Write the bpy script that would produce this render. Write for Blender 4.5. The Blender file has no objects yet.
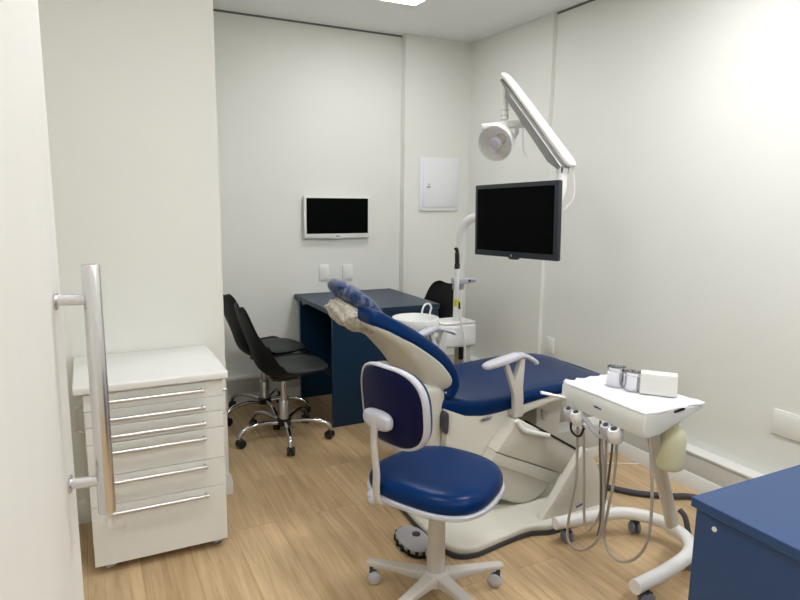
import bpy, bmesh, math, random
from mathutils import Vector, Matrix
random.seed(7)
PI = math.pi
S = bpy.context.scene
COL = S.collection
V = Vector

# ------------------------------------------------------------------ materials
def lin(c):
    return tuple((x/12.92 if x <= .04045 else ((x+.055)/1.055)**2.4) for x in c)
def rgb(r, g, b): return lin((r/255, g/255, b/255))
def mat(name, col, rough=.5, metal=0., spec=.5, noise=0., nscale=8., bump=0., bscale=80., coat=0., stretch=None, trans=0., alpha=1., emit=0., sss=0.):
    m = bpy.data.materials.new(name); m.use_nodes = True
    nt = m.node_tree; p = nt.nodes['Principled BSDF']; L = nt.links
    p.inputs['Base Color'].default_value = (*col, 1)
    p.inputs['Roughness'].default_value = rough
    p.inputs['Metallic'].default_value = metal
    p.inputs['Specular IOR Level'].default_value = spec
    p.inputs['Coat Weight'].default_value = coat
    p.inputs['Coat Roughness'].default_value = .12
    p.inputs['Transmission Weight'].default_value = trans
    p.inputs['Alpha'].default_value = alpha
    if emit:
        p.inputs['Emission Color'].default_value = (*col, 1); p.inputs['Emission Strength'].default_value = emit
    tc = nt.nodes.new('ShaderNodeTexCoord')
    src = tc.outputs['Object']
    if stretch:
        mp = nt.nodes.new('ShaderNodeMapping'); mp.inputs['Scale'].default_value = stretch
        L.new(src, mp.inputs['Vector']); src = mp.outputs['Vector']
    if noise:
        n = nt.nodes.new('ShaderNodeTexNoise'); n.inputs['Scale'].default_value = nscale; n.inputs['Detail'].default_value = 4
        L.new(src, n.inputs['Vector'])
        mx = nt.nodes.new('ShaderNodeMix'); mx.data_type = 'RGBA'
        mx.inputs[6].default_value = (*[c*(1-noise) for c in col], 1)
        mx.inputs[7].default_value = (*[min(1, c*(1+noise)) for c in col], 1)
        L.new(n.outputs['Fac'], mx.inputs[0]); L.new(mx.outputs[2], p.inputs['Base Color'])
    if bump:
        n2 = nt.nodes.new('ShaderNodeTexNoise'); n2.inputs['Scale'].default_value = bscale; n2.inputs['Detail'].default_value = 3
        L.new(src, n2.inputs['Vector'])
        b = nt.nodes.new('ShaderNodeBump'); b.inputs['Strength'].default_value = bump; b.inputs['Distance'].default_value = .002
        L.new(n2.outputs['Fac'], b.inputs['Height']); L.new(b.outputs['Normal'], p.inputs['Normal'])
    return m

def floor_mat():
    m = bpy.data.materials.new('oak_planks'); m.use_nodes = True
    nt = m.node_tree; p = nt.nodes['Principled BSDF']; L = nt.links; N = nt.nodes
    tc = N.new('ShaderNodeTexCoord')
    mp = N.new('ShaderNodeMapping'); mp.inputs['Rotation'].default_value = (0, 0, PI/2); mp.inputs['Location'].default_value = (.13, .07, 0)
    L.new(tc.outputs['Object'], mp.inputs['Vector'])
    br = N.new('ShaderNodeTexBrick'); br.offset = .37; br.offset_frequency = 2
    br.inputs['Scale'].default_value = 1.0; br.inputs['Brick Width'].default_value = 1.22; br.inputs['Row Height'].default_value = .19
    br.inputs['Mortar Size'].default_value = .0012; br.inputs['Mortar Smooth'].default_value = .6; br.inputs['Bias'].default_value = 0
    br.inputs['Color1'].default_value = (*rgb(212, 186, 147), 1); br.inputs['Color2'].default_value = (*rgb(200, 173, 134), 1)
    br.inputs['Mortar'].default_value = (*rgb(160, 132, 100), 1)
    L.new(mp.outputs['Vector'], br.inputs['Vector'])
    g = N.new('ShaderNodeMapping'); g.inputs['Scale'].default_value = (26, 1.6, 1)
    L.new(tc.outputs['Object'], g.inputs['Vector'])
    # per plank offset of the grain
    n = N.new('ShaderNodeTexNoise'); n.inputs['Scale'].default_value = 1.6; n.inputs['Detail'].default_value = 7; n.inputs['Roughness'].default_value = .62; n.inputs['Distortion'].default_value = .6
    add = N.new('ShaderNodeVectorMath'); add.operation = 'ADD'
    sc = N.new('ShaderNodeVectorMath'); sc.operation = 'SCALE'; sc.inputs['Scale'].default_value = 40
    L.new(br.outputs['Color'], sc.inputs[0]); L.new(g.outputs['Vector'], add.inputs[0]); L.new(sc.outputs['Vector'], add.inputs[1])
    L.new(add.outputs['Vector'], n.inputs['Vector'])
    cr = N.new('ShaderNodeValToRGB')
    cr.color_ramp.elements[0].position = .30; cr.color_ramp.elements[0].color = (.66, .60, .53, 1)
    cr.color_ramp.elements[1].position = .68; cr.color_ramp.elements[1].color = (1.10, 1.09, 1.07, 1)
    L.new(n.outputs['Fac'], cr.inputs['Fac'])
    mx = N.new('ShaderNodeMix'); mx.data_type = 'RGBA'; mx.blend_type = 'MULTIPLY'; mx.inputs[0].default_value = .8
    L.new(br.outputs['Color'], mx.inputs[6]); L.new(cr.outputs['Color'], mx.inputs[7])
    # large soft variation
    n3 = N.new('ShaderNodeTexNoise'); n3.inputs['Scale'].default_value = 3.2; n3.inputs['Detail'].default_value = 3
    g3 = N.new('ShaderNodeMapping'); g3.inputs['Scale'].default_value = (2.2, .7, 1)
    L.new(tc.outputs['Object'], g3.inputs['Vector']); L.new(g3.outputs['Vector'], n3.inputs['Vector'])
    c3 = N.new('ShaderNodeValToRGB'); c3.color_ramp.elements[0].position = .35; c3.color_ramp.elements[0].color = (.91, .90, .88, 1)
    c3.color_ramp.elements[1].position = .62; c3.color_ramp.elements[1].color = (1.04, 1.04, 1.03, 1)
    L.new(n3.outputs['Fac'], c3.inputs['Fac'])
    m2 = N.new('ShaderNodeMix'); m2.data_type = 'RGBA'; m2.blend_type = 'MULTIPLY'; m2.inputs[0].default_value = .8
    L.new(mx.outputs[2], m2.inputs[6]); L.new(c3.outputs['Color'], m2.inputs[7])
    L.new(m2.outputs[2], p.inputs['Base Color'])
    p.inputs['Roughness'].default_value = .42
    p.inputs['Specular IOR Level'].default_value = .4
    b = N.new('ShaderNodeBump'); b.inputs['Strength'].default_value = .15; b.inputs['Distance'].default_value = .002
    L.new(n.outputs['Fac'], b.inputs['Height']); L.new(b.outputs['Normal'], p.inputs['Normal'])
    return m

M = {}
M['wall'] = mat('wall_paint', rgb(236, 237, 230), .75, noise=.015, nscale=3, bump=.06, bscale=160, spec=.25)
M['ceil'] = mat('ceiling_paint', rgb(244, 245, 243), .85, noise=.012, nscale=3, spec=.2)
M['trim'] = mat('trim_paint', rgb(232, 232, 226), .45, noise=.01, nscale=5)
M['floor'] = floor_mat()
M['ledge'] = mat('grey_ledge', rgb(206, 206, 198), .65, noise=.015, nscale=4)  # ledge faces, a tone darker than the walls
M['tray'] = mat('tray_plastic', rgb(230, 231, 224), .38, noise=.012, nscale=5)
M['hosed'] = mat('dark_tubing', rgb(104, 100, 96), .45, noise=.03, nscale=20)
M['door'] = mat('door_laminate', rgb(234, 233, 227), .55, noise=.02, nscale=4, stretch=(8, 8, .6), spec=.3)
M['steel'] = mat('brushed_steel', (.70, .69, .70), .27, 1, noise=.04, nscale=30, stretch=(40, 40, 1), bump=.03)
M['chrome'] = mat('chrome', (.66, .66, .67), .08, 1, noise=.02, nscale=12)
M['alu'] = mat('satin_aluminium', (.62, .61, .61), .30, 1, noise=.03, nscale=25)
M['cab'] = mat('cabinet_laminate', rgb(233, 234, 228), .42, noise=.012, nscale=6)
M['cabtop'] = mat('cabinet_top', rgb(238, 238, 234), .35, noise=.008, nscale=6)
M['desk'] = mat('desk_laminate', rgb(8, 46, 74), .36, noise=.05, nscale=22, bump=.03, spec=.5)
M['lowcab'] = mat('navy_cabinet_laminate', rgb(36, 70, 116), .38, noise=.04, nscale=24, bump=.03)
M['vinyl'] = mat('blue_vinyl', rgb(4, 42, 90), .28, noise=.05, nscale=9, bump=.03, bscale=240, spec=.12)
M['navyback'] = mat('navy_shell', rgb(7, 13, 58), .42, noise=.06, nscale=14, bump=.05, spec=.15)
M['beige'] = mat('beige_plastic', rgb(217, 214, 202), .38, noise=.015, nscale=5)
M['white'] = mat('white_plastic', rgb(238, 238, 234), .32, noise=.01, nscale=6)
M['grayp'] = mat('grey_plastic', rgb(172, 173, 176), .40, noise=.02, nscale=8)
M['armgray'] = mat('arm_grey', rgb(158, 159, 154), .45, noise=.02, nscale=8)  # lower half of the lamp arm, darker than its cover
M['pale'] = mat('pale_grey_plastic', rgb(204, 200, 193), .40, noise=.02, nscale=8)
M['lgray'] = mat('cool_grey_plastic', rgb(198, 199, 206), .38, noise=.015, nscale=8)
M['dgray'] = mat('dark_grey_rubber', rgb(62, 64, 68), .55, noise=.05, nscale=20)
M['castw'] = mat('grey_caster_tyre', rgb(122, 128, 142), .45, noise=.04, nscale=20)
M['black'] = mat('black_plastic', rgb(14, 16, 17), .42, noise=.06, nscale=20)
M['shell'] = mat('black_shell_plastic', rgb(9, 11, 12), .45, noise=.05, nscale=12, spec=.25)
M['pad'] = mat('black_leatherette', rgb(20, 28, 29), .5, noise=.08, nscale=20, bump=.1, bscale=200)
M['screen'] = mat('black_screen', (.0016, .0020, .0020), .50, noise=.05, nscale=4, spec=.03)
M['bezel'] = mat('charcoal_bezel', rgb(36, 42, 50), .45, noise=.04, nscale=20)
M['hose'] = mat('grey_beige_tubing', rgb(176, 168, 156), .45, noise=.03, nscale=20)
M['paper'] = mat('white_paper', rgb(234, 234, 238), .8, noise=.01, nscale=30, spec=.1)
M['tissue'] = mat('tissue_block', rgb(230, 230, 222), .8, noise=.012, nscale=30, spec=.1)
M['bottle'] = mat('yellowed_plastic', rgb(234, 234, 196), .35, noise=.03, nscale=9, alpha=1)
M['inkblue'] = mat('blue_print', rgb(54, 70, 150), .6, noise=.02)
M['ink_shade_grey'] = mat('grey_print_and_shade', rgb(110, 110, 108), .5, noise=.02)  # grey of the small prints and of the painted shadow lines
M['yellow'] = mat('yellow_tag', rgb(214, 206, 60), .5, noise=.02)
M['reflect'] = mat('satin_reflector', rgb(240, 236, 228), .22, 0, noise=.03, nscale=14)
M['brass'] = mat('brass_reflector', (.78, .58, .28), .25, 1, noise=.05, nscale=12)
M['switch'] = mat('switch_plate', rgb(240, 240, 234), .4, noise=.006)
M['panel'] = mat('panel_enamel', rgb(240, 241, 244), .38, noise=.006)
M['cushionblack'] = M['pad']
for _n, _e in (('lamp', 25), ('lamp_soft', 13.2), ('lamp_bright', 17)): M[_n] = mat(_n+'_diffuser', (.965, .965, 1.0), .5, emit=_e)

def film(name, tint, a, rough=.12, bump=.8, bscale=28):
    m = bpy.data.materials.new(name); m.use_nodes = True
    nt = m.node_tree; L = nt.links; N = nt.nodes; p = N['Principled BSDF']
    p.inputs['Base Color'].default_value = (*tint, 1); p.inputs['Roughness'].default_value = rough
    tc = N.new('ShaderNodeTexCoord'); n = N.new('ShaderNodeTexNoise'); n.inputs['Scale'].default_value = bscale; n.inputs['Detail'].default_value = 5; n.inputs['Distortion'].default_value = 1.2
    L.new(tc.outputs['Object'], n.inputs['Vector'])
    b = N.new('ShaderNodeBump'); b.inputs['Strength'].default_value = bump; b.inputs['Distance'].default_value = .012
    L.new(n.outputs['Fac'], b.inputs['Height']); L.new(b.outputs['Normal'], p.inputs['Normal'])
    r = N.new('ShaderNodeMapRange'); r.inputs['From Min'].default_value = .35; r.inputs['From Max'].default_value = .7
    r.inputs['To Min'].default_value = a[0]; r.inputs['To Max'].default_value = a[1]
    L.new(n.outputs['Fac'], r.inputs['Value']); L.new(r.outputs['Result'], p.inputs['Alpha'])
    return m
M['film'] = film('clear_film', (.70, .76, .90), (.0, .34), .06)
M['crumple'] = film('crumpled_film', rgb(226, 220, 204), (.55, .98), .3, 1.0, 36)
M['glassy'] = film('clear_lamp_cover', (.9, .92, .95), (.10, .22), .05, .05, 30)

# ------------------------------------------------------------------ geometry helpers
def sm(pts, n=8, closed=False):
    """Catmull-Rom through the points."""
    P = [V(p) for p in pts]; out = []; k = len(P)
    rng = range(k) if closed else range(k-1)
    for i in rng:
        if closed: a, b, c, d = P[(i-1) % k], P[i], P[(i+1) % k], P[(i+2) % k]
        else: a, b, c, d = P[max(i-1, 0)], P[i], P[i+1], P[min(i+2, k-1)]
        for j in range(n):
            t = j/n
            out.append(.5*((2*b)+(c-a)*t+(2*a-5*b+4*c-d)*t*t+(3*b-a-3*c+d)*t**3))
    if not closed: out.append(P[-1].copy())
    return out

def rrect(w, h, r, n=5):
    """rounded rectangle outline (2D), counter-clockwise"""
    r = min(r, w/2-1e-5, h/2-1e-5); o = []
    for cx, cy, a0 in ((w/2-r, h/2-r, 0), (-w/2+r, h/2-r, 90), (-w/2+r, -h/2+r, 180), (w/2-r, -h/2+r, 270)):
        for k in range(n+1):
            a = math.radians(a0+90*k/n); o.append((cx+r*math.cos(a), cy+r*math.sin(a)))
    return o

def selipse(rx, ry, e, n=40):
    o = []
    for k in range(n):
        a = 2*PI*k/n; c, s = math.cos(a), math.sin(a)
        o.append((rx*math.copysign(abs(c)**(2/e), c), ry*math.copysign(abs(s)**(2/e), s)))
    return o

class MB:
    def __init__(s): s.bm = bmesh.new()
    def _merge(s, b, mtx=None):
        if mtx is not None: b.transform(mtx)
        me = bpy.data.meshes.new('tmp'); b.to_mesh(me); b.free(); s.bm.from_mesh(me); bpy.data.meshes.remove(me); return s
    def box(s, lo, hi, bev=0., seg=2, mtx=None):
        b = bmesh.new(); bmesh.ops.create_cube(b, size=1)
        lo, hi = V(lo), V(hi); d = hi-lo; c = (hi+lo)/2
        for v in b.verts: v.co = V((v.co.x*d.x+c.x, v.co.y*d.y+c.y, v.co.z*d.z+c.z))
        if bev: bmesh.ops.bevel(b, geom=list(b.edges), offset=min(bev, min(abs(x) for x in d)*.49), segments=seg, affect='EDGES', profile=.5)
        return s._merge(b, mtx)
    def rings(s, R, cap=True, closed=False, mtx=None):
        b = bmesh.new(); L = [[b.verts.new(p) for p in r] for r in R]; k = len(L[0])
        m = len(L)
        for i in range(m if closed else m-1):
            A, B = L[i], L[(i+1) % m]
            for j in range(k):
                b.faces.new((A[j], A[(j+1) % k], B[(j+1) % k], B[j]))
        if cap and not closed:
            b.faces.new(list(reversed(L[0]))); b.faces.new(L[-1])
        bmesh.ops.recalc_face_normals(b, faces=list(b.faces))
        return s._merge(b, mtx)
    def tube(s, path, r, seg=14, cap=True, flat=None):
        P = [V(p) for p in path]; n = len(P)
        rs = r if isinstance(r, (list, tuple)) else [r]*n
        if len(rs) != n: rs = [rs[0]+(rs[-1]-rs[0])*i/(n-1) for i in range(n)]
        T = [((P[min(i+1, n-1)]-P[max(i-1, 0)]).normalized()) for i in range(n)]
        up = V((0, 0, 1)) if abs(T[0].z) < .9 else V((1, 0, 0))
        u = (up-T[0]*up.dot(T[0])).normalized(); R = []
        for i in range(n):
            u = (u-T[i]*u.dot(T[i])).normalized(); w = T[i].cross(u)
            fu, fw = flat if flat else (1, 1)
            R.append([P[i]+rs[i]*(fw*math.cos(2*PI*k/seg)*w+fu*math.sin(2*PI*k/seg)*u) for k in range(seg)])
        return s.rings(R, cap)
    def lathe(s, prof, c=(0, 0, 0), axis=(0, 0, 1), seg=28, cap=True):
        ax = V(axis).normalized(); q = ax.to_track_quat('Z', 'Y').to_matrix().to_4x4(); mt = Matrix.Translation(c) @ q
        R = [[V((max(r, 1e-4)*math.cos(2*PI*k/seg), max(r, 1e-4)*math.sin(2*PI*k/seg), z)) for k in range(seg)] for r, z in prof]
        return s.rings(R, cap, mtx=mt)
    def cyl(s, a, b, r, r2=None, seg=20):
        return s.tube([a, b], [r, r if r2 is None else r2], seg)
    def prism(s, out, a0, a1, plane='xz', bev=0., seg=3, fn=None):
        b = bmesh.new()
        f = {'xz': lambda p, a: V((p[0], a, p[1])), 'xy': lambda p, a: V((p[0], p[1], a)), 'yz': lambda p, a: V((a, p[0], p[1]))}[plane]
        A = [b.verts.new(f(p, a0)) for p in out]; B = [b.verts.new(f(p, a1)) for p in out]; n = len(out)
        fa = b.faces.new(A); fb = b.faces.new(list(reversed(B)))
        for i in range(n): b.faces.new((A[i], B[i], B[(i+1) % n], A[(i+1) % n]))
        bmesh.ops.recalc_face_normals(b, faces=list(b.faces))
        if bev:
            rim = set(fa.edges) | set(fb.edges)
            bmesh.ops.bevel(b, geom=list(rim), offset=bev, segments=seg, affect='EDGES', profile=.5, clamp_overlap=True)
        if fn:
            for v in b.verts: v.co = fn(v.co)
        return s._merge(b)
    def ell(s, c, r, e=2., seg=24, mtx=None, fn=None):
        """superellipsoid"""
        R = []
        m = seg//2; pw = lambda x: math.copysign(abs(x)**(2/e), x)
        for i in range(m+1):
            t = -PI/2+PI*i/m; ct, st = max(abs(math.cos(t)), 1e-3), math.sin(t)
            R.append([V((r[0]*ct**(2/e)*pw(math.cos(2*PI*k/seg)), r[1]*ct**(2/e)*pw(math.sin(2*PI*k/seg)), r[2]*pw(st))) for k in range(seg)])
        mt = Matrix.Translation(c) @ (mtx.to_4x4() if mtx else Matrix.Identity(4))
        if fn: R = [[fn(p) for p in ring] for ring in R]
        return s.rings(R, True, mtx=mt)
    def slab(s, outline, zs, mtx=None):
        """outline 2D; zs list of (inset scale, z)"""
        R = [[V((x*k, y*k, z)) for x, y in outline] for k, z in zs]
        return s.rings(R, True, mtx=mtx)
    def build(s, name, m, parent=None, angle=40, local=False):
        bm = s.bm
        root = parent
        while root is not None and root.parent is not None: root = root.parent
        if root is not None and not local:
            bm.transform((Matrix.Translation(root.location) @ root.rotation_euler.to_matrix().to_4x4()).inverted())
        me = bpy.data.meshes.new(name); bm.to_mesh(me); bm.free()
        for p in me.polygons: p.use_smooth = True
        me.set_sharp_from_angle(angle=math.radians(angle))
        me.materials.append(m)
        o = bpy.data.objects.new(name, me); COL.objects.link(o)
        if parent is not None: o.parent = parent
        return o

def thing(name, label, cat, loc=(0, 0, 0), rz=0, group=None):
    o = bpy.data.objects.new(name, None); o.empty_display_size = .1; COL.objects.link(o)
    o.location = loc; o.rotation_euler = (0, 0, rz); tag(o, label, cat, group); return o
def tag(o, label, cat, group=None):
    o['label'] = label; o['category'] = cat
    if group: o['group'] = group
    return o
def struct(o, label=None):
    o['kind'] = 'structure'
    if label: o['label'] = label
    return o
def dup(o, parent=None):
    c = o.copy(); COL.objects.link(c)
    if parent is not None: c.parent = parent
    for ch in list(o.children): dup(ch, c)
    return c

# ------------------------------------------------------------------ the room
H = 2.615; XR = 2.767; YB = 4.303; XL = -1.0; YF = -1.1; YL = 2.935; XN = .561
struct(MB().box((XL-.1, YF-.1, -.06), (XR+.1, YB+.1, 0)).build('floor', M['floor']), 'light oak plank floor')
struct(MB().box((XL-.1, YF-.1, H), (XR+.1, YB+.1, H+.08)).build('ceiling', M['ceil']), 'plain pale ceiling')
struct(MB().box((XN, YB, 0), (XR+.1, YB+.1, H)).build('wall_back', M['wall']))
struct(MB().box((XR, YF-.1, 0), (XR+.1, YB, H)).build('wall_right', M['wall']))
struct(MB().box((XL-.1, YL, 0), (XN, YB+.1, H)).build('wall_left_block', M['wall']))
struct(MB().box((XL-.1, YF-.1, 0), (XL, YL, H)).build('wall_left', M['wall']))
struct(MB().box((XL, YF-.1, 0), (XR, YF, H)).build('wall_front', M['wall']))
# corner pillar: shallow steps on the back and the right wall
struct(MB().prism([(2.169, 4.234), (2.739, 4.234), (2.739, 3.298), (XR, 3.298), (XR, YB), (2.169, YB)], 0, H, 'xy').build('wall_corner_pillar', M['wall']))

def skirting(name, path, h=.078, t=.013):
    """moulded baseboard along a 2D path, the room on its left side"""
    prof = [(0, 0), (t, 0), (t, h*.70), (t*.75, h*.76), (t*.75, h*.84), (t*.45, h*.93), (t*.25, h), (0, h)]
    mb = MB(); P = [V((x, y, 0)) for x, y in path]; R = []
    for i, p in enumerate(P):
        d0 = (p-P[i-1]).normalized() if i else (P[1]-p).normalized()
        d1 = (P[i+1]-p).normalized() if i < len(P)-1 else d0
        n0 = V((-d0.y, d0.x, 0)); n1 = V((-d1.y, d1.x, 0)); n = (n0+n1).normalized(); n = n/max(.3, n.dot(n0))
        R.append([p+n*a+V((0, 0, z)) for a, z in prof])
    mb.rings(R); return mb
def plinth(name, pts, h=.182):
    return MB().prism(pts, 0, h, 'xy', bev=.006, seg=2)
# boxed-in ledge that runs round the room above the baseboard
EB = .072
struct(plinth('', [(XN, YB-EB), (2.66, YB-EB), (2.66, 2.54), (2.10, 2.54), (2.10, 2.50), (2.66, 2.50), (2.69, 2.50), (2.69, .0), (XR, .0), (XR, YB), (XN, YB)]).build('trim_1', M['ledge']), 'boxed-in ledge along the foot of the walls')
struct(MB().box((2.15, 2.51, 0), (2.70, 2.60, .182), .005).build('trim_2', M['ledge']), 'short boxed-in ledge standing out from the right wall')
struct(skirting('', [(2.70-.01, 0.0), (2.69, 2.51)]).build('baseboard_right', M['trim']), 'white moulded baseboard along right wall')
struct(skirting('', [(2.69, 2.51), (2.15, 2.51)]).build('baseboard_duct', M['trim']))
struct(skirting('', [(2.6, YB-EB), (XN, YB-EB)]).build('baseboard_back', M['trim']), 'white moulded baseboard along back wall')
struct(skirting('', [(XN, YB-.1), (XN, YL), (XL, YL)], .105, .014).build('baseboard_left', M['trim']), 'white baseboard around the left wall block')
struct(MB().prism([(XN, YB-EB-.005), (2.655, YB-EB-.005), (2.655, 2.61), (2.145, 2.61), (2.145, 2.505), (2.685, 2.505), (2.685, .0), (XR, .0), (XR, YB), (XN, YB)], .178, .192, 'xy', bev=.004, seg=2).build('trim_6', M['trim']), 'white cap on the ledge along the foot of the walls')
# dark strips stand in for the shadow line under the ceiling
struct(MB().box((XN, YB-.004, H-.012), (2.169, YB, H)).build('shade_line_back', M['ink_shade_grey']))
struct(MB().box((XR-.004, -1.0, H-.012), (XR, 3.298, H)).build('shade_line_right', M['ink_shade_grey']))

# ---- door leaf with its pull handle
hx, hy = -.163, .555; ex, ey = -.0486, 1.37
dd = V((ex-hx, ey-hy, 0)).normalized(); dn = V((dd.y, -dd.x, 0))
door = struct(MB().prism([(ex, ey), (hx, hy), tuple((V((hx, hy, 0))-dn*.04)[:2]), tuple((V((ex, ey, 0))-dn*.04)[:2])], .008, 2.12, 'xy', bev=.002, seg=1).build('door_1', M['door']), 'pale door leaf standing open at the left')
bar = V((.0065, 1.30, 0))
hb = MB().lathe([(.0001, 0), (.0152, 0), (.0163, .0015), (.0163, .4965), (.0152, .498), (.0001, .498)], (bar.x, bar.y, .820), seg=32).build('handle_bar', M['steel'], door)
hb['label'] = 'long brushed steel bar of the pull handle'
for z in (1.252, .888):
    b = bar+V((0, 0, z)); a = b-dn*(.0665+.0007)
    k = (b-V((hx, hy, z))).dot(dn); a = b-dn*k
    ps = MB().cyl(b-dn*.012, a, .0105, seg=24).build('handle_post', M['steel'], door)
    MB().lathe([(.018, 0), (.018, .003), (.0165, .0045), (.011, .0045)], a, dn, 28).build('flange', M['steel'], ps)
struct(MB().box((hx-.10, hy-.09, 0), (hx-.012, hy-.005, H), .004).build('trim_5', M['trim']), 'door post')

# ---- ceiling lights
def ceiling_light(x, y, label, m='lamp'):
    t = thing('ceiling_light', label, 'ceiling light', (x, y, H))
    w = .165
    fr = MB()
    for a, b in (((-w-.018, -w-.018), (w+.018, -w)), ((-w-.018, w), (w+.018, w+.018)), ((-w-.018, -w), (-w, w)), ((w, -w), (w+.018, w))):
        fr.box((x+a[0], y+a[1], H-.010), (x+b[0], y+b[1], H-.0005), .002)
    fr.build('frame', M['white'], t)
    MB().box((x-w, y-w, H-.007), (x+w, y+w, H-.001)).build('diffuser', M[m], t)
ceiling_light(1.73, 3.42, 'square white ceiling light above the dark blue desk', 'lamp_soft')
ceiling_light(1.95, 1.70, 'square white ceiling light above the blue dental chair and tray')
ceiling_light(.30, 1.55, 'square white ceiling light above the white drawer cabinet and door', 'lamp_bright')
ceiling_light(1.73, .1, 'square white ceiling light above the navy blue low cabinet')
ceiling_light(.45, -.1, 'square white ceiling light just inside the doorway', 'lamp_bright')

# ------------------------------------------------------------------ wall fittings
t = thing('television', 'small white framed television with black screen mounted on the back wall', 'television', (1.645, YB, 1.15))
mb = MB(); x0, x1, z0, z1, yf = 1.394, 1.899, 1.150, 1.450, 4.262
mb.box((x0, yf, z0), (x1, yf+.024, z1), .004)
mb.box((x0+.07, yf+.02, z0+.05), (x1-.07, YB-.012, z1-.05), .006)
fr = mb.build('frame', M['white'], t)
MB().box((x0+.017, yf-.0012, z0+.032), (x1-.014, yf+.004, z1-.015)).build('screen', M['screen'], t)
MB().prism([(1.59, z0+.004), (1.61, z0-.006), (1.685, z0-.006), (1.705, z0+.004)], yf+.001, yf+.02, 'xz', .002, 1).build('chin', M['white'], t)
MB().box((1.635, yf-.001, z0+.010), (1.66, yf+.002, z0+.016), .0008, 1).build('logo_mark', M['ink_shade_grey'], fr)
MB().box((1.56, YB-.014, 1.24), (1.74, YB-.001, 1.36), .003).build('wall_bracket', M['dgray'], t)

t = thing('electrical_panel', 'white electrical panel with a small latch on the corner pillar', 'electrical panel', (2.468, 4.234, 1.345))
x0, x1, z0, z1, yf = 2.295, 2.642, 1.345, 1.748, 4.234
MB().box((x0, yf-.016, z0), (x1, yf-.0005, z1), .005).build('frame', M['panel'], t)
d = MB().box((x0+.028, yf-.021, z0+.03), (x1-.028, yf-.014, z1-.03), .003).box((x0+.075, yf-.0235, z0+.062), (x1-.045, yf-.019, z0+.066), .001, 1).build('door', M['panel'], t)
l = MB().box((x0+.05, yf-.025, z0+.175), (x0+.092, yf-.019, z0+.215), .004).build('latch', M['white'], d)
MB().box((x0+.056, yf-.0265, z0+.180), (x0+.087, yf-.0245, z0+.185)).box((x0+.07, yf-.0265, z0+.198), (x0+.079, yf-.0245, z0+.206)).build('latch_slot', M['ink_shade_grey'], l)

def plate(name, label, lo, hi, axis, group=None):
    lo, hi = V(lo), V(hi); c = (lo+hi)/2
    t = thing(name, label, 'switch plate', (c.x, c.y, lo.z), 0, group)
    MB().box(lo, hi, .003).build('cover', M['switch'], t)
    e = V((0, .0016, 0)) if axis == 'y' else V((.0016, 0, 0))
    ins = V((.010, 0, .012)) if axis == 'y' else V((0, .010, .012))
    MB().box(lo+ins-e, hi-ins-e*1.0, .002).build('insert', M['switch'], t)
plate('wall_plate', 'left one of two white blank wall plates under the television', (1.515, YB-.010, .838), (1.588, YB-.0005, .955), 'y')
plate('wall_plate', 'right one of two white blank wall plates under the television', (1.695, YB-.010, .832), (1.778, YB-.0005, .950), 'y')
plate('wall_plate', 'small upright white wall plate on the right wall behind the chair', (2.729, 3.125, .432), (2.7385, 3.205, .540), 'x')
plate('wall_plate', 'wide white wall plate low on the right wall above the navy cabinet', (2.757, 1.43, .404), (2.7665, 1.66, .520), 'x')

# ------------------------------------------------------------------ desk
t = thing('desk', 'square dark blue desk in the back corner under the television', 'desk', (1.71, 3.92, 0))
MB().box((1.325, 3.535, .720), (2.090, 4.222, .750), .002, 1).box((1.325, 4.2, .720), (2.090, YB-.002, .750), .002, 1).build('desktop', M['desk'], t)
MB().box((1.333, 3.543, 0), (2.085, 3.568, .720), .0015, 1).build('side_panel', M['desk'], t)
MB().box((1.333, 4.190, 0), (2.085, 4.215, .720), .0015, 1).build('side_panel', M['desk'], t)
MB().box((1.74, 3.568, .16), (1.758, 4.190, .720)).build('modesty_panel', M['desk'], t)
MB().box((1.345, 3.5685, .575), (1.365, 3.578, .595), .002).build('cable_grommet', M['white'], t)
MB().box((1.36, 3.5685, .196), (1.385, 3.580, .225), .002).build('socket', M['white'], t)
MB().box((1.345, 4.170, .690), (1.375, 4.190, .715), .002).build('corner_bracket', M['alu'], t)

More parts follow.
